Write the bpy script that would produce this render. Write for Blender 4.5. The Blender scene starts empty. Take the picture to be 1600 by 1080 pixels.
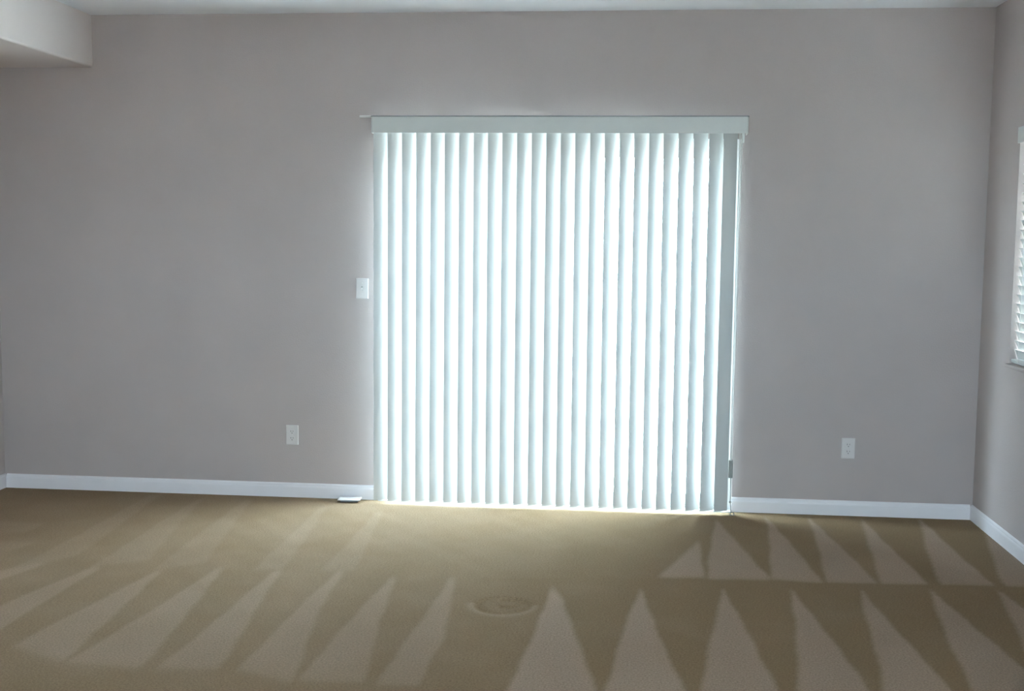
import bpy, bmesh, math, random
import numpy as np
from mathutils import Vector, Matrix

scene = bpy.context.scene
C = scene.collection
random.seed(7)

# ------------------------------------------------------------------ camera
CAM_POS = (-1.8817, -6.4760, 1.5076)
YAW, PITCH, ROLL, F_PX = 0.1006, 0.0923, 0.0107, 1819.95
fwd = Vector((-math.sin(YAW) * math.cos(PITCH), math.cos(YAW) * math.cos(PITCH), -math.sin(PITCH)))
rgt = Vector((math.cos(YAW), math.sin(YAW), 0.0))
upv = rgt.cross(fwd)
r2 = rgt * math.cos(ROLL) + upv * math.sin(ROLL)
u2 = -rgt * math.sin(ROLL) + upv * math.cos(ROLL)
cam_data = bpy.data.cameras.new('camera')
cam = bpy.data.objects.new('camera', cam_data)
C.objects.link(cam)
M3 = Matrix((r2, u2, -fwd)).transposed()
cam.matrix_world = Matrix.Translation(CAM_POS) @ M3.to_4x4()
cam_data.sensor_fit = 'HORIZONTAL'
cam_data.sensor_width = 36.0
cam_data.lens = F_PX / 1600.0 * 36.0
cam_data.clip_start = 0.02
scene.camera = cam

# ------------------------------------------------------------------ sky, exposure
SKY = 51.0
world = bpy.data.worlds.new('world')
scene.world = world
world.use_nodes = True
wn = world.node_tree
wn.nodes.clear()
wo = wn.nodes.new('ShaderNodeOutputWorld')
wb = wn.nodes.new('ShaderNodeBackground')
wb.inputs['Color'].default_value = (0.76, 0.965, 1.17, 1)      # bright overcast daylight, even all round
wb.inputs['Strength'].default_value = SKY
wn.links.new(wb.outputs[0], wo.inputs['Surface'])

sun_d = bpy.data.lights.new('sun', 'SUN')                     # high sun over the left gable: lights the ground outside only
sun_d.energy = 230.0
sun_d.color = (0.93, 0.98, 1.0)
sun_d.angle = math.radians(0.6)
sun = bpy.data.objects.new('sun', sun_d)
C.objects.link(sun)
sun.rotation_euler = Vector((-0.62, -0.04, 0.78)).to_track_quat('Z', 'Y').to_euler()

scene.view_settings.view_transform = 'Standard'
scene.view_settings.look = 'None'
scene.view_settings.gamma = 1.0
scene.view_settings.use_curve_mapping = False
scene.view_settings.exposure = 0.2
scene.cycles.use_denoising = True
scene.cycles.max_bounces = 14
scene.cycles.diffuse_bounces = 8
scene.cycles.transmission_bounces = 10
scene.cycles.transparent_max_bounces = 12
scene.cycles.caustics_reflective = False
scene.cycles.caustics_refractive = False


def portal(name, loc, rot, sx, sy):
    """a sampling portal in a real opening: guides sky light in, gives off none itself"""
    d = bpy.data.lights.new(name, 'AREA')
    d.shape = 'RECTANGLE'
    d.size, d.size_y = sx, sy
    d.cycles.is_portal = True
    o = bpy.data.objects.new(name, d)
    C.objects.link(o)
    o.location = loc
    o.rotation_euler = rot


# ------------------------------------------------------------------ dimensions (metres; x along the door wall, y into it, z up)
XL, XR, YB, YR, H = -5.551, 0.0, 0.0, -9.0, 2.74
T = 0.15                                    # wall thickness
DX0, DX1, DZ = -3.295, -1.298, 2.055          # sliding door opening
WIN = [                                     # openings in the right wall: y0, y1, z0, z1
    (-1.98, -0.495, 0.905, 2.075),
    (-5.00, -4.10, 0.90, 1.90),  # out of view, added to bring more daylight into the room
]
RWIN = [(-1.55, -0.45, 0.90, 1.90), (-3.1, -2.0, 0.90, 1.90)]   # unseen rear-wall openings added to light the room: x0, x1, z0, z1

portal('door_portal', ((DX0 + DX1) / 2, 0.16, DZ / 2), (math.radians(-90), 0, 0), DX1 - DX0, DZ)
for y0, y1, z0, z1 in WIN:
    portal('window_portal', (0.16, (y0 + y1) / 2, (z0 + z1) / 2), (math.radians(90), 0, math.radians(90)), y1 - y0, z1 - z0)
for x0, x1, z0, z1 in RWIN:
    portal('window_portal', ((x0 + x1) / 2, YR - 0.16, (z0 + z1) / 2), (math.radians(90), 0, 0), x1 - x0, z1 - z0)


# ------------------------------------------------------------------ materials
def nodes_of(name):
    m = bpy.data.materials.new(name)
    m.use_nodes = True
    nt = m.node_tree
    b = nt.nodes['Principled BSDF']
    return m, nt, b


def simple(name, col, rough=0.5, noise=0.0, nscale=60.0, bump=0.0, bscale=200.0, metallic=0.0, spec=0.5):
    m, nt, b = nodes_of(name)
    b.inputs['Roughness'].default_value = rough
    b.inputs['Metallic'].default_value = metallic
    b.inputs['Specular IOR Level'].default_value = spec
    tc = nt.nodes.new('ShaderNodeTexCoord')
    n = nt.nodes.new('ShaderNodeTexNoise')
    n.inputs['Scale'].default_value = nscale
    n.inputs['Detail'].default_value = 3
    nt.links.new(tc.outputs['Object'], n.inputs['Vector'])
    r = nt.nodes.new('ShaderNodeMapRange')
    r.inputs['From Min'].default_value = 0.25
    r.inputs['From Max'].default_value = 0.75
    r.inputs['To Min'].default_value = 1.0 - noise
    r.inputs['To Max'].default_value = 1.0 + noise
    nt.links.new(n.outputs['Fac'], r.inputs['Value'])
    mx = nt.nodes.new('ShaderNodeVectorMath')
    mx.operation = 'SCALE'
    mx.inputs[0].default_value = col[:3]
    nt.links.new(r.outputs['Result'], mx.inputs['Scale'])
    nt.links.new(mx.outputs['Vector'], b.inputs['Base Color'])
    if bump > 0:
        n2 = nt.nodes.new('ShaderNodeTexNoise')
        n2.inputs['Scale'].default_value = bscale
        n2.inputs['Detail'].default_value = 4
        nt.links.new(tc.outputs['Object'], n2.inputs['Vector'])
        bp = nt.nodes.new('ShaderNodeBump')
        bp.inputs['Strength'].default_value = bump
        bp.inputs['Distance'].default_value = 0.004
        nt.links.new(n2.outputs['Fac'], bp.inputs['Height'])
        nt.links.new(bp.outputs['Normal'], b.inputs['Normal'])
    return m


M = {}
M['wall'] = simple('greige_wall_paint', (0.452, 0.398, 0.386), 0.85, 0.03, 3.0, 0.25, 130.0, spec=0.2)
M['ceiling'] = simple('white_ceiling_paint', (0.86, 0.87, 0.91), 0.9, 0.02, 3.0, 0.3, 110.0, spec=0.15)
M['soffit'] = simple('pale_soffit_paint', (0.68, 0.615, 0.60), 0.9, 0.02, 3.0, 0.3, 110.0, spec=0.15)
M['trim'] = simple('white_trim_paint', (0.78, 0.76, 0.79), 0.35, 0.02, 8.0)
M['pvc'] = simple('white_pvc', (0.62, 0.64, 0.63), 0.4, 0.015, 20.0)
M['pvc_dark_and_shadow'] = simple('grey_plastic_and_shadow', (0.22, 0.23, 0.24), 0.5, 0.03, 30.0)  # grey plastic parts, and the shadow block under the loose plate
M['weight'] = simple('grey_weight_plastic', (0.33, 0.33, 0.31), 0.5, 0.03, 30.0)
M['plate'] = simple('white_switch_plastic', (0.64, 0.61, 0.60), 0.35, 0.01, 40.0)
M['slot'] = simple('dark_slot', (0.06, 0.06, 0.06), 0.6, 0.02, 40.0)
M['vinyl'] = simple('white_vinyl_frame', (0.78, 0.78, 0.77), 0.4, 0.02, 20.0)
M['metal'] = simple('brushed_metal', (0.55, 0.55, 0.55), 0.35, 0.05, 80.0, metallic=1.0)
M['patio'] = simple('patio_concrete', (0.50, 0.49, 0.47), 0.9, 0.10, 6.0, 0.3, 60.0)
M['stucco'] = simple('taupe_stucco', (0.22, 0.21, 0.20), 0.9, 0.08, 4.0, 0.5, 50.0)
M['cord'] = simple('white_cord', (0.7, 0.7, 0.68), 0.7, 0.05, 300.0)


def translucent(name, col, tcol, fac, rough=0.4):
    m = bpy.data.materials.new(name)
    m.use_nodes = True
    nt = m.node_tree
    b = nt.nodes['Principled BSDF']
    out = nt.nodes['Material Output']
    b.inputs['Base Color'].default_value = (*col, 1)
    b.inputs['Roughness'].default_value = rough
    tc = nt.nodes.new('ShaderNodeTexCoord')
    mp = nt.nodes.new('ShaderNodeMapping')
    mp.inputs['Scale'].default_value = (500, 500, 6)
    n = nt.nodes.new('ShaderNodeTexNoise')
    n.inputs['Scale'].default_value = 1.0
    bp = nt.nodes.new('ShaderNodeBump')
    bp.inputs['Strength'].default_value = 0.08
    bp.inputs['Distance'].default_value = 0.001
    nt.links.new(tc.outputs['Object'], mp.inputs['Vector'])
    nt.links.new(mp.outputs['Vector'], n.inputs['Vector'])
    nt.links.new(n.outputs['Fac'], bp.inputs['Height'])
    nt.links.new(bp.outputs['Normal'], b.inputs['Normal'])
    t = nt.nodes.new('ShaderNodeBsdfTranslucent')
    t.inputs['Color'].default_value = (*tcol, 1)
    mx = nt.nodes.new('ShaderNodeMixShader')
    mx.inputs['Fac'].default_value = fac
    nt.links.new(b.outputs[0], mx.inputs[1])
    nt.links.new(t.outputs[0], mx.inputs[2])
    nt.links.new(mx.outputs[0], out.inputs['Surface'])
    return m


M['vane'] = translucent('white_pvc_vane', (0.57, 0.58, 0.575), (0.80, 0.86, 0.86), 0.005)
M['slat'] = translucent('white_blind_slat', (0.60, 0.62, 0.61), (0.8, 0.85, 0.84), 0.02)


def glass_mat():
    m = bpy.data.materials.new('clear_pane_glass')
    m.use_nodes = True
    nt = m.node_tree
    out = nt.nodes['Material Output']
    nt.nodes.remove(nt.nodes['Principled BSDF'])
    tr = nt.nodes.new('ShaderNodeBsdfTransparent')
    tr.inputs['Color'].default_value = (0.95, 0.98, 0.96, 1)
    gl = nt.nodes.new('ShaderNodeBsdfGlossy')
    gl.inputs['Roughness'].default_value = 0.02
    mx = nt.nodes.new('ShaderNodeMixShader')
    mx.inputs['Fac'].default_value = 0.05
    nt.links.new(tr.outputs[0], mx.inputs[1])
    nt.links.new(gl.outputs[0], mx.inputs[2])
    nt.links.new(mx.outputs[0], out.inputs['Surface'])
    return m


M['glass'] = glass_mat()


def carpet_mat():
    m, nt, b = nodes_of('tan_cut_pile_carpet')
    b.inputs['Roughness'].default_value = 1.0
    b.inputs['Specular IOR Level'].default_value = 0.05
    L = nt.links.new
    tc = nt.nodes.new('ShaderNodeTexCoord')
    at = nt.nodes.new('ShaderNodeAttribute')
    at.attribute_name = 'nap'
    # the nap brushed towards (light) or away from (dark) the vacuum's path
    mix = nt.nodes.new('ShaderNodeMix')
    mix.data_type = 'RGBA'
    mix.inputs['A'].default_value = (*NAP_DARK, 1)
    mix.inputs['B'].default_value = (*NAP_LIGHT, 1)
    big = nt.nodes.new('ShaderNodeTexNoise')
    big.inputs['Scale'].default_value = 3.2
    big.inputs['Detail'].default_value = 4
    L(tc.outputs['Object'], big.inputs['Vector'])
    ma = nt.nodes.new('ShaderNodeMath')
    ma.operation = 'MULTIPLY_ADD'
    ma.inputs[1].default_value = 0.5
    ma.inputs[2].default_value = -0.25
    L(big.outputs['Fac'], ma.inputs[0])
    ad = nt.nodes.new('ShaderNodeMath')
    ad.operation = 'ADD'
    ad.use_clamp = True
    L(at.outputs['Fac'], ad.inputs[0])
    L(ma.outputs[0], ad.inputs[1])
    L(ad.outputs[0], mix.inputs['Factor'])
    # tuft speckle
    sp = nt.nodes.new('ShaderNodeTexNoise')
    sp.inputs['Scale'].default_value = 130.0
    sp.inputs['Detail'].default_value = 3
    sp.inputs['Roughness'].default_value = 0.7
    L(tc.outputs['Object'], sp.inputs['Vector'])
    mr = nt.nodes.new('ShaderNodeMapRange')
    mr.inputs['From Min'].default_value = 0.3
    mr.inputs['From Max'].default_value = 0.7
    mr.inputs['To Min'].default_value = 0.74
    mr.inputs['To Max'].default_value = 1.26
    L(sp.outputs['Fac'], mr.inputs['Value'])
    sc = nt.nodes.new('ShaderNodeVectorMath')
    sc.operation = 'SCALE'
    L(mix.outputs['Result'], sc.inputs[0])
    L(mr.outputs['Result'], sc.inputs['Scale'])
    L(sc.outputs['Vector'], b.inputs['Base Color'])
    bp = nt.nodes.new('ShaderNodeBump')
    bp.inputs['Strength'].default_value = 0.5
    bp.inputs['Distance'].default_value = 0.006
    L(sp.outputs['Fac'], bp.inputs['Height'])
    L(bp.outputs['Normal'], b.inputs['Normal'])
    return m


NAP_DARK = (0.190, 0.131, 0.076)
NAP_LIGHT = (0.275, 0.205, 0.152)
M['carpet'] = carpet_mat()


# ------------------------------------------------------------------ mesh helpers
def bx(bm, x0, x1, y0, y1, z0, z1):
    v = [bm.verts.new((x, y, z)) for z in (z0, z1) for y in (y0, y1) for x in (x0, x1)]
    for f in ((0, 2, 3, 1), (4, 5, 7, 6), (0, 1, 5, 4), (2, 6, 7, 3), (0, 4, 6, 2), (1, 3, 7, 5)):
        bm.faces.new([v[i] for i in f])
    return v


def rbox(bm, x0, x1, y0, y1, z0, z1, r=0.002, seg=2):
    """a box with rounded edges"""
    t = bmesh.new()
    bx(t, x0, x1, y0, y1, z0, z1)
    bmesh.ops.bevel(t, geom=list(t.edges), offset=r, segments=seg, affect='EDGES', profile=0.5)
    me = bpy.data.meshes.new('tmp')
    t.to_mesh(me)
    t.free()
    bm.from_mesh(me)
    bpy.data.meshes.remove(me)


def tube(bm, pts, r, seg=8):
    pts = [Vector(p) for p in pts]
    rings = []
    for i, p in enumerate(pts):
        d = (pts[min(i + 1, len(pts) - 1)] - pts[max(i - 1, 0)]).normalized()
        a = d.orthogonal().normalized() if i == 0 else (a0 - d * a0.dot(d)).normalized()
        a0 = a
        b = d.cross(a)
        rings.append([bm.verts.new(p + (a * math.cos(k * 2 * math.pi / seg) + b * math.sin(k * 2 * math.pi / seg)) * r) for k in range(seg)])
    for i in range(len(rings) - 1):
        for k in range(seg):
            bm.faces.new((rings[i][k], rings[i][(k + 1) % seg], rings[i + 1][(k + 1) % seg], rings[i + 1][k]))
    bm.faces.new(rings[0][::-1])
    bm.faces.new(rings[-1])


def prism(bm, prof, axis, a0, a1):
    """sweep a closed 2-D profile along 'x' (profile = y,z), 'y' (x,z) or 'z' (x,y)"""
    def P(u, v, w):
        return {'x': (w, u, v), 'y': (u, w, v), 'z': (u, v, w)}[axis]
    A = [bm.verts.new(P(u, v, a0)) for u, v in prof]
    B = [bm.verts.new(P(u, v, a1)) for u, v in prof]
    n = len(prof)
    for i in range(n):
        bm.faces.new((A[i], A[(i + 1) % n], B[(i + 1) % n], B[i]))
    bm.faces.new(A[::-1])
    bm.faces.new(B)


def obj(name, bm, mat, parent=None, smooth=False):
    bmesh.ops.recalc_face_normals(bm, faces=list(bm.faces))
    me = bpy.data.meshes.new(name)
    bm.to_mesh(me)
    bm.free()
    me.materials.append(M[mat] if isinstance(mat, str) else mat)
    if smooth:
        for p in me.polygons:
            p.use_smooth = True
    o = bpy.data.objects.new(name, me)
    C.objects.link(o)
    if parent is not None:
        o.parent = parent
    return o


def thing(name, loc=(0, 0, 0)):
    o = bpy.data.objects.new(name, None)
    o.empty_display_size = 0.05
    C.objects.link(o)
    o.location = loc
    return o


def tag(o, label, cat, group=None, kind=None):
    o['label'] = label
    o['category'] = cat
    if group:
        o['group'] = group
    if kind:
        o['kind'] = kind
    return o


def twin(o, parent, loc, rot=None):
    c = o.copy()
    C.objects.link(c)
    c.parent = parent
    c.location = loc
    if rot is not None:
        c.rotation_euler = rot
    return c


# tracks of the vacuum cleaner on the carpet: how far the nap is raised, outline on the floor (x, y)
MARKS = [
  (1.00, [(-1.503, -0.665), (-1.735, -1.335), (-1.527, -1.316)]),
  (1.00, [(-1.401, -0.205), (-1.514, -1.334), (-1.224, -1.303)]),
  (1.00, [(-1.117, -0.105), (-1.223, -1.293), (-1.002, -1.331)]),
  (1.00, [(-0.879, -0.07), (-0.99, -1.32), (-0.77, -1.299)]),
  (1.00, [(-0.596, -0.058), (-0.758, -1.307), (-0.547, -1.288)]),
  (1.00, [(-0.286, -0.012), (-0.499, -1.281), (-0.254, -1.267)]),
  (1.00, [(0.028, -0.039), (-0.215, -1.271), (0.087, -1.258)]),
  (1.00, [(-2.186, -1.551), (-2.266, -2.758), (-2.124, -3.936), (-1.931, -3.913), (-1.971, -2.719), (-2.136, -1.707)]),
  (1.00, [(-1.814, -1.519), (-1.947, -2.716), (-2.024, -3.632), (-1.634, -3.585), (-1.67, -2.681)]),
  (1.00, [(-1.461, -1.452), (-1.619, -2.674), (-1.69, -3.42), (-1.345, -3.377), (-1.351, -2.64)]),
  (1.00, [(-1.157, -1.429), (-1.291, -2.632), (-1.38, -3.382), (-1.085, -3.345), (-1.054, -2.574)]),
  (1.00, [(-0.856, -1.387), (-1.009, -2.596), (-1.102, -3.347), (-0.806, -3.311), (-0.78, -2.538)]),
  (1.00, [(-0.562, -1.347), (-0.712, -2.557), (-0.824, -3.313), (-0.439, -3.265), (-0.433, -2.493)]),
  (1.00, [(-0.266, -1.306), (-0.454, -2.524), (-0.579, -3.283), (-0.263, -3.244), (-0.138, -2.455)]),
  (0.58, [(-2.653, -1.471), (-2.633, -1.469), (-2.556, -2.267), (-2.562, -2.723), (-2.705, -2.725)]),
  (0.58, [(-2.92, -1.508), (-2.897, -1.505), (-2.824, -2.157), (-2.747, -2.713), (-2.981, -2.726)]),
  (0.58, [(-3.168, -1.443), (-3.145, -1.439), (-3.1, -1.999), (-2.994, -2.745), (-3.223, -2.656)]),
  (0.58, [(-3.446, -1.481), (-3.418, -1.477), (-3.285, -2.664), (-3.498, -2.68)]),
  (0.58, [(-3.719, -1.468), (-3.69, -1.464), (-3.552, -2.687), (-3.827, -2.661)]),
  (0.58, [(-3.983, -1.556), (-3.955, -1.552), (-3.841, -2.669), (-4.102, -2.541)]),
  (0.58, [(-4.286, -1.516), (-4.244, -1.541), (-4.24, -2.383), (-4.462, -2.52)]),
  (0.58, [(-4.554, -1.501), (-4.515, -1.516), (-4.711, -2.256), (-4.988, -2.13)]),
  (0.25, [(-4.624, -0.052), (-4.56, -0.076), (-4.442, -1.354), (-4.614, -1.613)]),
  (0.25, [(-4.314, -0.14), (-4.285, -0.136), (-4.086, -1.37), (-4.296, -1.528)]),
  (0.25, [(-4.052, -0.134), (-4.009, -0.127), (-3.8, -1.395), (-3.995, -1.527)]),
  (0.25, [(-3.581, -0.224), (-3.545, -0.219), (-3.416, -1.446), (-3.549, -1.485)]),
  (0.25, [(-3.238, -0.296), (-3.203, -0.291), (-3.102, -1.423), (-3.25, -1.444)]),
  (0.25, [(-5.138, -0.793), (-4.89, -0.798), (-4.893, -0.986), (-5.144, -1.022)]),
  (0.25, [(-4.934, -1.155), (-4.747, -1.165), (-4.781, -1.312), (-5.031, -1.324)]),
]

# ------------------------------------------------------------------ floor: cut-pile carpet with the vacuum's tracks in its nap
def in_poly(px, py, poly):
    ins = np.zeros(px.shape, bool)
    n = len(poly)
    for i in range(n):
        x1, y1 = poly[i]
        x2, y2 = poly[(i + 1) % n]
        if y1 == y2:
            continue
        c = (y1 > py) != (y2 > py)
        ins ^= c & (px < (x2 - x1) * (py - y1) / (y2 - y1) + x1)
    return ins


def make_floor():
    xs = np.linspace(XL, XR, 556)
    ys = np.concatenate([np.linspace(YR, -3.6, 28)[:-1], np.linspace(-3.6, YB + 0.0, 361)])
    nx, ny = len(xs), len(ys)
    X, Y = np.meshgrid(xs, ys)
    nap = np.zeros_like(X)
    # soft-edged tracks: average a few jittered samples
    offs = [(0, 0)] + [(.010 * math.cos(a), .020 * math.sin(a)) for a in (0.2, 1.25, 2.3, 3.35, 4.4, 5.45)] + [(0, .045), (0, -.045)]
    wob = 0.005 * np.sin(X * 5 + Y * 4) + 0.003 * np.sin(X * 23 - Y * 17)
    for dx, dy in offs:
        lay = np.zeros_like(X)
        for val, poly in MARKS:
            lay = np.maximum(lay, val * in_poly(X + wob + dx, Y + dy, poly))
        nap += lay / len(offs)
    # nap value raised and evened out left of the middle
    half = np.clip((-1.9 - X) / 1.2, 0, 1) * np.clip((Y + 3.2) / 0.5, 0, 1)
    nap = nap * (1 - 0.22 * half) + 0.22 * half
    # crossing stroke between the two rows of tracks
    yb = np.interp(X, [-4.725, -3.421, -2.38, -1.53, -0.126], [-1.525, -1.468, -1.434, -1.365, -1.249])
    stroke = np.exp(-((Y - yb + .03) / .035) ** 2)
    nap = np.clip(nap - 0.35 * stroke * np.clip((X + 2.6) / 1.0, 0, 1), 0, 1)
    Z = 0.0008 * np.sin(X * 31) * np.sin(Y * 27)
    # a furniture foot's round dent
    rr = np.hypot(X + 2.38, (Y + 1.825) * 1.0)
    ring = np.exp(-((rr - .105) / .016) ** 2) * (0.6 + 0.4 * np.sin(np.arctan2(Y + 1.825, X + 2.38) * 2 + 1))
    ring2 = np.exp(-((np.hypot(X + 2.365, Y + 1.80) - .05) / .014) ** 2) * (X > -2.40)
    Z = Z - 0.009 * ring - 0.007 * ring2
    nap = np.clip(nap + 0.38 * np.exp(-((rr - .13) / .02) ** 2) * (Y < -1.80) - 0.32 * ring - 0.25 * ring2, 0, 1)
    Z = np.where(Y < -3.6, 0, Z)
    co = np.stack([X, Y, Z], -1).reshape(-1, 3)
    idx = np.arange(nx * ny).reshape(ny, nx)
    q = np.stack([idx[:-1, :-1], idx[:-1, 1:], idx[1:, 1:], idx[1:, :-1]], -1).reshape(-1, 4)
    # underside so that the floor is a slab
    base = len(co)
    co = np.vstack([co, [(XL, YR, -.12), (XR, YR, -.12), (XR, YB, -.12), (XL, YB, -.12)]])
    faces = q.tolist() + [[base + 3, base + 2, base + 1, base]]
    me = bpy.data.meshes.new('floor')
    me.from_pydata(co.tolist(), [], faces)
    a = me.attributes.new('nap', 'FLOAT', 'POINT')
    vals = np.concatenate([nap.reshape(-1), np.zeros(4)]).astype(np.float32)
    a.data.foreach_set('value', vals)
    me.polygons.foreach_set('use_smooth', np.ones(len(faces), bool))
    me.materials.append(M['carpet'])
    o = bpy.data.objects.new('floor', me)
    C.objects.link(o)
    tag(o, 'tan cut-pile carpet with triangular vacuum tracks covering the floor', 'carpet', kind='structure')


make_floor()

# ------------------------------------------------------------------ shell
b = bmesh.new()
bx(b, XL - T, DX0, 0, T, -0.12, H)
bx(b, DX1, XR + T, 0, T, -0.12, H)
bx(b, DX0, DX1, 0, T, DZ, H)
bx(b, DX0, DX1, 0, T, -0.12, -0.001)
tag(obj('wall_back', b, 'wall'), 'long greige painted wall around the sliding door', 'wall', kind='structure')

b = bmesh.new()
ya = YB
for y0, y1, z0, z1 in WIN:
    bx(b, 0, T, y1, ya, -0.12, H)
    bx(b, 0, T, y0, y1, -0.12, z0)
    bx(b, 0, T, y0, y1, z1, H)
    ya = y0
bx(b, 0, T, YR - T, ya, -0.12, H)
tag(obj('wall_right', b, 'wall'), 'greige side wall with the slatted window at the right edge', 'wall', kind='structure')

b = bmesh.new()
bx(b, XL - T, XL, YR - T, YB, -0.12, H)
tag(obj('wall_left', b, 'wall'), 'greige side wall at the far left, under the dropped soffit', 'wall', kind='structure')

b = bmesh.new()
xa = XR
for x0, x1, z0, z1 in RWIN:
    bx(b, x1, xa, YR - T, YR, -0.12, H)
    bx(b, x0, x1, YR - T, YR, -0.12, z0)
    bx(b, x0, x1, YR - T, YR, z1, H)
    xa = x0
bx(b, XL, xa, YR - T, YR, -0.12, H)
tag(obj('wall_rear', b, 'wall'), 'greige wall behind the viewpoint, with windows added for room light', 'wall', kind='structure')

b = bmesh.new()
bx(b, XL - T, XR + T, YR - T, YB + T, H, H + 0.2)
tag(obj('ceiling', b, 'ceiling'), 'flat white painted ceiling along the top of the picture', 'ceiling', kind='structure')

SX, SZ = -4.955, 2.449
b = bmesh.new()
bx(b, XL, SX, YR, YB, SZ, H)
bmesh.ops.bevel(b, geom=[e for e in b.edges if all(abs(v.co.x - SX) < 1e-4 and abs(v.co.z - SZ) < 1e-4 for v in e.verts)],
                offset=0.012, segments=4, affect='EDGES', profile=0.5)
tag(obj('soffit', b, 'soffit'), 'boxed pale soffit hanging below the ceiling at upper left', 'soffit', kind='structure')

# baseboards: a moulded profile (depth d from the wall, height)
BB = [(0, 0), (0.013, 0), (0.013, 0.058), (0.0115, 0.064), (0.009, 0.068), (0.0085, 0.074), (0.006, 0.079), (0.003, 0.082), (0, 0.083)]


def baseboard(name, axis, a0, a1, sign, at, label):
    bm = bmesh.new()
    prism(bm, [(at + sign * d, z) for d, z in BB], axis, a0, a1)
    tag(obj(name, bm, 'trim'), label, 'baseboard', kind='structure')


baseboard('baseboard_back_left', 'x', XL + .0135, DX0, -1, 0, 'white moulded baseboard running left of the sliding door')
baseboard('baseboard_back_right', 'x', DX1, XR - .0135, -1, 0, 'short white baseboard between the sliding door and right corner')
baseboard('baseboard_right', 'y', YR, YB, -1, XR, 'white baseboard receding along the right side wall')
baseboard('baseboard_left', 'y', YR, YB, 1, XL, 'white baseboard of the left side wall, only its tip showing')

# outdoors
b = bmesh.new()
bx(b, -40, 40, -45, 40, -0.32, -0.20)
tag(obj('ground', b, 'patio'), 'pale concrete ground outside the glass door', 'ground', kind='structure')

b = bmesh.new()
bx(b, 2.4, 2.6, -16, 4, -0.2, 5.6)  # unseen wall, put in to keep skylight off the right window
tag(obj('wall_light_blocker', b, 'stucco'), 'taupe stucco wall added out of view to dim the right window', 'wall', kind='structure')

# ------------------------------------------------------------------ sliding glass door in the back wall
door = thing('door_1', ((DX0 + DX1) / 2, 0.075, 0))
tag(door, 'white sliding glass patio door hidden behind the vertical blind', 'door', kind='structure')
hw = (DX1 - DX0) / 2
b = bmesh.new()
rbox(b, -hw, -hw + .045, -.055, .075, 0, DZ, .003)
rbox(b, hw - .045, hw, -.055, .075, 0, DZ, .003)
rbox(b, -hw + .045, hw - .045, -.055, .075, DZ - .045, DZ, .003)
obj('door_frame', b, 'vinyl', door)
b = bmesh.new()
bx(b, -hw + .045, hw - .045, -.055, .075, 0, .018)
bx(b, -hw + .002, hw - .002, -.110, -.055, -.002, .007)
bx(b, -hw + .045, hw - .045, -.03, -.024, .018, .03)
bx(b, -hw + .045, hw - .045, .03, .036, .018, .03)
obj('threshold', b, 'vinyl', door)
for s, yy in ((-1, .033), (1, -.027)):
    x0, x1 = (-hw + .046, .04) if s < 0 else (-.04, hw - .046)
    z0, z1 = .031, DZ - .047
    b = bmesh.new()
    w = .055
    rbox(b, x0, x0 + w, yy - .02, yy + .02, z0, z1, .003)
    rbox(b, x1 - w, x1, yy - .02, yy + .02, z0, z1, .003)
    rbox(b, x0 + w, x1 - w, yy - .02, yy + .02, z0, z0 + w, .003)
    rbox(b, x0 + w, x1 - w, yy - .02, yy + .02, z1 - w, z1, .003)
    pn = obj('door_panel', b, 'vinyl', door)
    b = bmesh.new()
    bx(b, x0 + w - .004, x1 - w + .004, yy - .004, yy + .004, z0 + w - .004, z1 - w + .004)
    obj('pane', b, 'glass', pn)
    if s > 0:
        b = bmesh.new()
        hx = x1 - w / 2
        tube(b, [(hx, yy - .02, .93), (hx, yy - .045, .94), (hx, yy - .045, 1.12), (hx, yy - .02, 1.13)], .008, 10)
        obj('handle', b, 'metal', pn, True)


# ------------------------------------------------------------------ windows
def window(name, axis, a0, a1, z0, z1, label, mid=True):
    """vinyl window set in its opening, outer half of the wall; axis 'y' = right wall, 'x' = rear wall"""
    root = thing(name, (0.09, (a0 + a1) / 2, z0) if axis == 'y' else ((a0 + a1) / 2, YR - .09, z0))
    if axis == 'x':
        root.rotation_euler = (0, 0, math.radians(-90))
    tag(root, label, 'window', kind='structure')
    w, h = (a1 - a0) / 2, z1 - z0
    f = .04
    bm = bmesh.new()
    rbox(bm, 0, .055, -w, -w + f, 0, h, .003)
    rbox(bm, 0, .055, w - f, w, 0, h, .003)
    rbox(bm, 0, .055, -w + f, w - f, 0, f, .003)
    rbox(bm, 0, .055, -w + f, w - f, h - f, h, .003)
    obj('window_frame', bm, 'vinyl', root)
    bm = bmesh.new()
    rbox(bm, .008, .047, -.022, .022, f, h - f, .003)
    obj('mullion', bm, 'vinyl', root)
    for s in (-1, 1):
        bm = bmesh.new()
        e0, e1 = sorted((s * .02, s * (w - f + .004)))
        bx(bm, .024, .030, e0, e1, f - .004, h - f + .004)
        obj('pane', bm, 'glass', root)
    return root


w1 = window('window_1', 'y', *WIN[0], 'white framed window in the right side wall behind its blind')
w2 = window('added_window_2', 'y', *WIN[1], 'white framed window added for room light further along the right wall')
w3 = window('added_window_3', 'x', *RWIN[0], 'white framed window added for room light behind the viewpoint, nearer the right wall')
w4 = window('added_window_4', 'x', *RWIN[1], 'white framed window added for room light behind the viewpoint, nearer the left wall')
# sill board of the visible window
b = bmesh.new()
y0, y1, z0, z1 = WIN[0]
w = (y1 - y0) / 2
rbox(b, -.108, -.004, -w - .015, w + .015, -.012, .006, .004)
obj('window_sill', b, 'wall', w1)

# ------------------------------------------------------------------ vertical blind over the door
VX0, VX1 = -3.312, -1.274           # valance ends
VZ0, VZ1 = 2.072, 2.160
VY = -0.130                         # valance face
blind = thing('vertical_blind', ((VX0 + VX1) / 2, 0, 0))
tag(blind, 'closed white vertical vane blind glowing with daylight in front of the sliding door', 'blind')
ox = (VX0 + VX1) / 2


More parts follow.
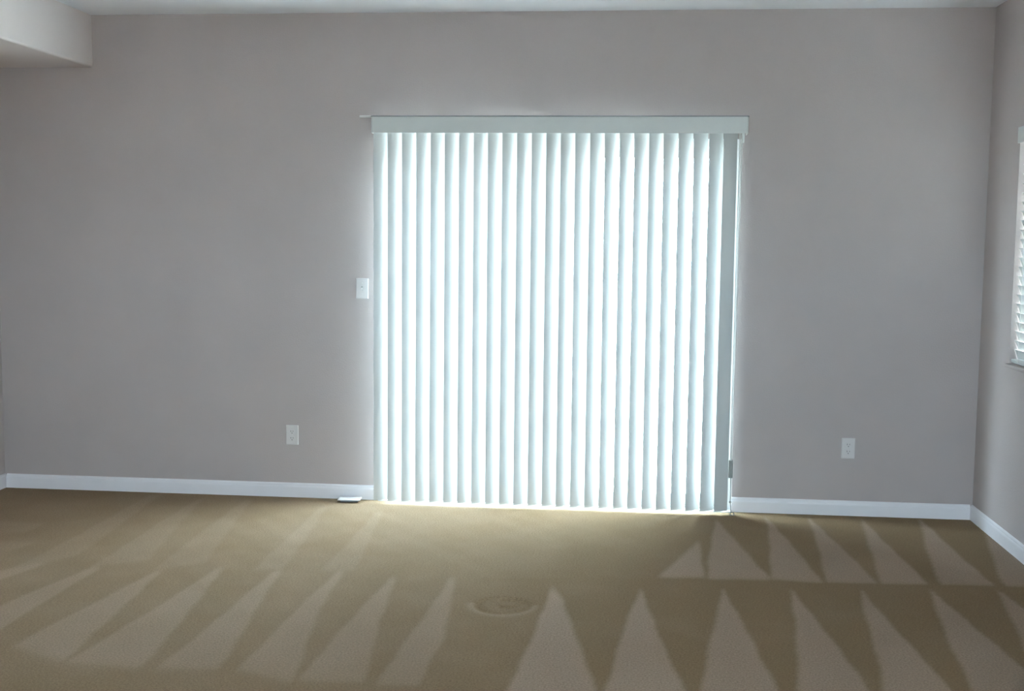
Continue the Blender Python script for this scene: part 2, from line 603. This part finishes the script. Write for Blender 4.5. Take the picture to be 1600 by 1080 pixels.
def loc(x, y, z):
    return (x - ox, y, z)


# valance: thin board bent back to the wall at both ends, corners rounded
def valance_path(inset):
    r = .014
    pts = []
    x0, x1, y = VX0 + inset - ox, VX1 - inset - ox, VY + inset
    pts.append((x0, -.004))
    rr = r - inset
    for k in range(6):
        a = math.pi + k / 5 * math.pi / 2
        pts.append((x0 + rr + rr * math.cos(a), y + rr + rr * math.sin(a)))
    for k in range(6):
        a = 1.5 * math.pi + k / 5 * math.pi / 2
        pts.append((x1 - rr + rr * math.cos(a), y + rr + rr * math.sin(a)))
    pts.append((x1, -.004))
    return pts


def strip(bm, outer, inner, z0, z1):
    n = len(outer)
    rows = [[bm.verts.new((*p, z)) for p in path] for path, z in ((outer, z0), (outer, z1), (inner, z1), (inner, z0))]
    for i in range(n - 1):
        for a in range(4):
            r0, r1 = rows[a], rows[(a + 1) % 4]
            bm.faces.new((r0[i], r0[i + 1], r1[i + 1], r1[i]))
    for e in (0, n - 1):
        bm.faces.new([rows[a][e] for a in range(4)])


b = bmesh.new()
strip(b, valance_path(0), valance_path(.004), VZ0, VZ1)
val = obj('valance', b, 'pvc', blind)
b = bmesh.new()
strip(b, valance_path(-.0025), valance_path(.0045), VZ1 - .001, VZ1 + .005)
obj('valance_top_strip', b, 'pvc_dark_and_shadow', val)  # dark strip along the valance's top edge
# headrail with its two wall brackets
b = bmesh.new()
rbox(b, VX0 + .02 - ox, VX1 - .02 - ox, -.105, -.055, 2.105, 2.145, .003)
obj('headrail', b, 'vinyl', blind)
for x in (-2.9, -2.293, -1.7):
    b = bmesh.new()
    bx(b, x - .02 - ox, x + .02 - ox, -.10, -.001, 2.146, 2.149)
    bx(b, x - .02 - ox, x + .02 - ox, -.004, -.001, 2.10, 2.149)
    obj('mounting_bracket', b, 'metal', blind)
# stray white clip past the left end, and the tab under the right end
b = bmesh.new()
rbox(b, -3.398 - ox, -3.318 - ox, -.034, -.002, 2.164, 2.176, .002)
o = obj('end_clip', b, 'vinyl', blind)
o['label'] = 'white plastic clip sticking out past the left end of the valance'
b = bmesh.new()
rbox(b, -1.300 - ox, -1.286 - ox, -.05, -.03, 2.030, 2.10, .003)
rbox(b, -1.300 - ox, -1.286 - ox, -.056, -.006, 2.092, 2.10, .002)
obj('end_tab', b, 'vinyl', blind)

# vanes: 89 mm curved PVC strips, left edge turned into the room
NV, PITCH_V = 25, 0.0792
VW, CROWN = .089, .0055
VTOP, VBOT = 2.10, 0.020
b = bmesh.new()
K = 12
rows = []
for z in (VBOT, VTOP):
    rows.append([b.verts.new(((-1 + 2 * k / K) * VW / 2, -CROWN * (1 - (-1 + 2 * k / K) ** 2) + CROWN * .5, z)) for k in range(K + 1)])
for k in range(K):
    b.faces.new((rows[0][k], rows[0][k + 1], rows[1][k + 1], rows[1][k]))
# hanger stem up into the rail
bx(b, -.006, .006, -.0015, .0015, VTOP, VTOP + .012)
proto = obj('vane', b, 'vane', blind, False)
for p in proto.data.polygons:
    p.use_smooth = abs(p.normal.z) < .5 and len(p.vertices) == 4
XV0 = -3.301 + .0400
for i in range(NV):
    ang = math.radians(29 + random.uniform(-2, 2))
    x = XV0 + i * PITCH_V + random.uniform(-.0012, .0012)
    if i == NV - 1:
        ang, x = math.radians(31), -1.362
    l = loc(x, -.088, 0)
    if i == 0:
        proto.location = l
        proto.rotation_euler = (0, 0, ang)
    else:
        twin(proto, blind, l, (random.uniform(-.0006, .0006), random.uniform(-.0006, .0006), ang))

# control cord: two strands down to a pulley weight, tied off at the floor
b = bmesh.new()
tube(b, [loc(-1.3155, -.100, 2.105), loc(-1.3160, -.100, 1.2), loc(-1.3175, -.100, .30)], .0022)
obj('cord', b, 'cord', blind, True)
b = bmesh.new()
tube(b, [loc(-1.3030, -.096, 2.105), loc(-1.3060, -.098, 1.2), loc(-1.3115, -.100, .30)], .0022)
obj('cord', b, 'cord', blind, True)
b = bmesh.new()
rbox(b, -1.3265 - ox, -1.3035 - ox, -.110, -.090, .210, .308, .004, 3)
rbox(b, -1.3225 - ox, -1.3075 - ox, -.1115, -.0885, .225, .293, .002)
o = obj('cord_weight', b, 'weight', blind)
o['label'] = 'grey cord weight hanging beside the last vane'
b = bmesh.new()
tube(b, [loc(-1.3140, -.100, .212), loc(-1.3130, -.100, .075), loc(-1.3060, -.092, .012)], .0018)
obj('tie_cord', b, 'pvc_dark_and_shadow', blind, True)
b = bmesh.new()
bmesh.ops.create_uvsphere(b, u_segments=12, v_segments=8, radius=.007, matrix=Matrix.Translation(loc(-1.3130, -.100, .075)))
obj('cord_knob', b, 'weight', blind, True)
b = bmesh.new()
ring = [loc(-1.300 + .010 * math.cos(t * math.pi / 8), -.090, .008 + .009 * math.sin(t * math.pi / 8)) for t in range(17)]
tube(b, ring, .0022)
bx(b, -1.312 - ox, -1.288 - ox, -.096, -.084, -.001, .002)
obj('floor_anchor', b, 'pvc_dark_and_shadow', blind)


# ------------------------------------------------------------------ horizontal blind in the right window
y0, y1, z0, z1 = WIN[0]
hb = thing('horizontal_blind', (0.031, (y0 + y1) / 2, z0))
tag(hb, 'white horizontal slat blind inside the window at the right edge', 'blind')
w = (y1 - y0) / 2 - .004
h = z1 - z0
b = bmesh.new()
rbox(b, -.024, .026, -w, w, h - .045, h - .002, .002)
obj('headrail', b, 'vinyl', hb)
b = bmesh.new()
rbox(b, -.045, -.037, -w, w, h - .082, h - .004, .002)
obj('valance', b, 'pvc', hb)
b = bmesh.new()
prof = []
for k in range(7):
    u = -1 + 2 * k / 6
    prof.append((u * .025, .002 * (1 - u * u)))
prism(b, prof + [(x, z - .0025) for x, z in prof[::-1]], 'y', -w, w)
slat = obj('slat', b, 'slat', hb)
zz, first = .055, True
n = 0
while zz < h - .06:
    l, r = (0, 0, zz), (0, math.radians(68 + random.uniform(-1.5, 1.5)), 0)
    if first:
        slat.location, slat.rotation_euler = l, r
        first = False
    else:
        twin(slat, hb, l, r)
    zz += .0455
b = bmesh.new()
rbox(b, -.024, .024, -w, w, .012, .030, .003)
obj('bottom_rail', b, 'pvc', hb)
for yy in (w - .11, 0, -w + .11):
    b = bmesh.new()
    for xx in (-.026, .026):
        tube(b, [(xx, yy, .02), (xx, yy, h - .05)], .0012, 6)
    obj('ladder_cord', b, 'cord', hb)


# ------------------------------------------------------------------ wall plates
def plate_body(bm, w, h, d=.006):
    """a wall plate: bevelled pillow edge, face towards -y"""
    lv = [(0, 1.0), (.35, 1.0), (.8, .94), (1.0, .86)]
    rings = []
    for t, s in lv:
        rx, rz = w / 2 - (1 - s) * .030, h / 2 - (1 - s) * .030
        c = .003
        pts = []
        for sx, sz, st in ((1, 1, 0), (-1, 1, 1), (-1, -1, 2), (1, -1, 3)):
            for k in range(4):
                a = (st + k / 3) * math.pi / 2
                pts.append((sx * (rx - c) + c * math.cos(a), -t * d, sz * (rz - c) + c * math.sin(a)))
        rings.append([bm.verts.new(p) for p in pts])
    n = len(rings[0])
    for i in range(len(rings) - 1):
        for k in range(n):
            bm.faces.new((rings[i][k], rings[i][(k + 1) % n], rings[i + 1][(k + 1) % n], rings[i + 1][k]))
    bm.faces.new(rings[0])
    bm.faces.new(rings[-1][::-1])


def screw(parent, x, z, y=-.006):
    bm = bmesh.new()
    bmesh.ops.create_cone(bm, cap_ends=True, segments=14, radius1=.0034, radius2=.0028, depth=.0016,
                          matrix=Matrix.Translation((x, y - .0006, z)) @ Matrix.Rotation(math.pi / 2, 4, 'X'))
    s = obj('screw', bm, 'plate', parent)
    return s


sw = thing('light_switch', (-3.3905, -.0005, 1.2125))
tag(sw, 'white toggle light switch on the wall left of the vertical blind', 'light switch')
b = bmesh.new()
plate_body(b, .072, .117)
obj('cover_plate', b, 'plate', sw)
b = bmesh.new()
rbox(b, -.0055, .0055, -.0072, -.0055, -.0125, .0125, .0005)
obj('toggle_frame', b, 'weight', sw)
b = bmesh.new()
t = bmesh.new()
prism(b, [(-.006, -.006), (-.019, -.012), (-.0205, -.008), (-.019, -.004), (-.006, .006)], 'x', -.0042, .0042)
t.free()
obj('toggle', b, 'plate', sw)
screw(sw, 0, .030)
screw(sw, 0, -.030)


def outlet(x, z, label):
    o = thing('wall_outlet', (x, -.0005, z))
    tag(o, label, 'outlet', 'duplex wall outlets')
    bm = bmesh.new()
    plate_body(bm, .073, .115)
    obj('cover_plate', bm, 'plate', o)
    screw(o, 0, 0)
    for s in (1, -1):
        zc = s * .0195
        bm = bmesh.new()
        pts = []
        for k in range(24):
            a = k / 24 * 2 * math.pi
            pts.append((.0172 * math.cos(a), max(-.0135, min(.0135, .0172 * math.sin(a))) + zc))
        prism(bm, pts, 'y', -.0080, -.0055)
        rec = obj('receptacle', bm, 'plate', o)
        for (sx, hh) in ((-.0064, .0042), (.0064, .0034)):
            bm = bmesh.new()
            bx(bm, sx - .0012, sx + .0012, -.0084, -.0078, zc + .003 - hh, zc + .003 + hh)
            obj('slot', bm, 'slot', rec)
        bm = bmesh.new()
        bmesh.ops.create_cone(bm, cap_ends=True, segments=14, radius1=.0026, radius2=.0026, depth=.0006,
                              matrix=Matrix.Translation((0, -.0081, zc - .008)) @ Matrix.Rotation(math.pi / 2, 4, 'X'))
        obj('ground_hole', bm, 'slot', rec)


outlet(-3.802, .3625, 'white duplex outlet low on the wall left of the blind')
outlet(-.6735, .3755, 'white duplex outlet low on the wall right of the blind')

# ------------------------------------------------------------------ loose white plate on the carpet
fp = thing('loose_plate', (-3.449, -.070, .001))
fp.rotation_euler = (0, 0, math.radians(4))
tag(fp, 'small flat white plate lying on the carpet against the baseboard', 'plate')
b = bmesh.new()
rbox(b, -.050, .050, -.022, .030, 0, .013, .002)
obj('underside_shadow', b, 'pvc_dark_and_shadow', fp)  # dark block standing for the shadow gap below the plate
b = bmesh.new()
t0 = bmesh.new()
plate_body(t0, .128, .084, .005)
me = bpy.data.meshes.new('tmp')
t0.to_mesh(me)
t0.free()
me.transform(Matrix.Translation((0, 0, .013)) @ Matrix.Rotation(math.radians(-90), 4, 'X'))
b.from_mesh(me)
bpy.data.meshes.remove(me)
obj('cover_plate', b, 'plate', fp)
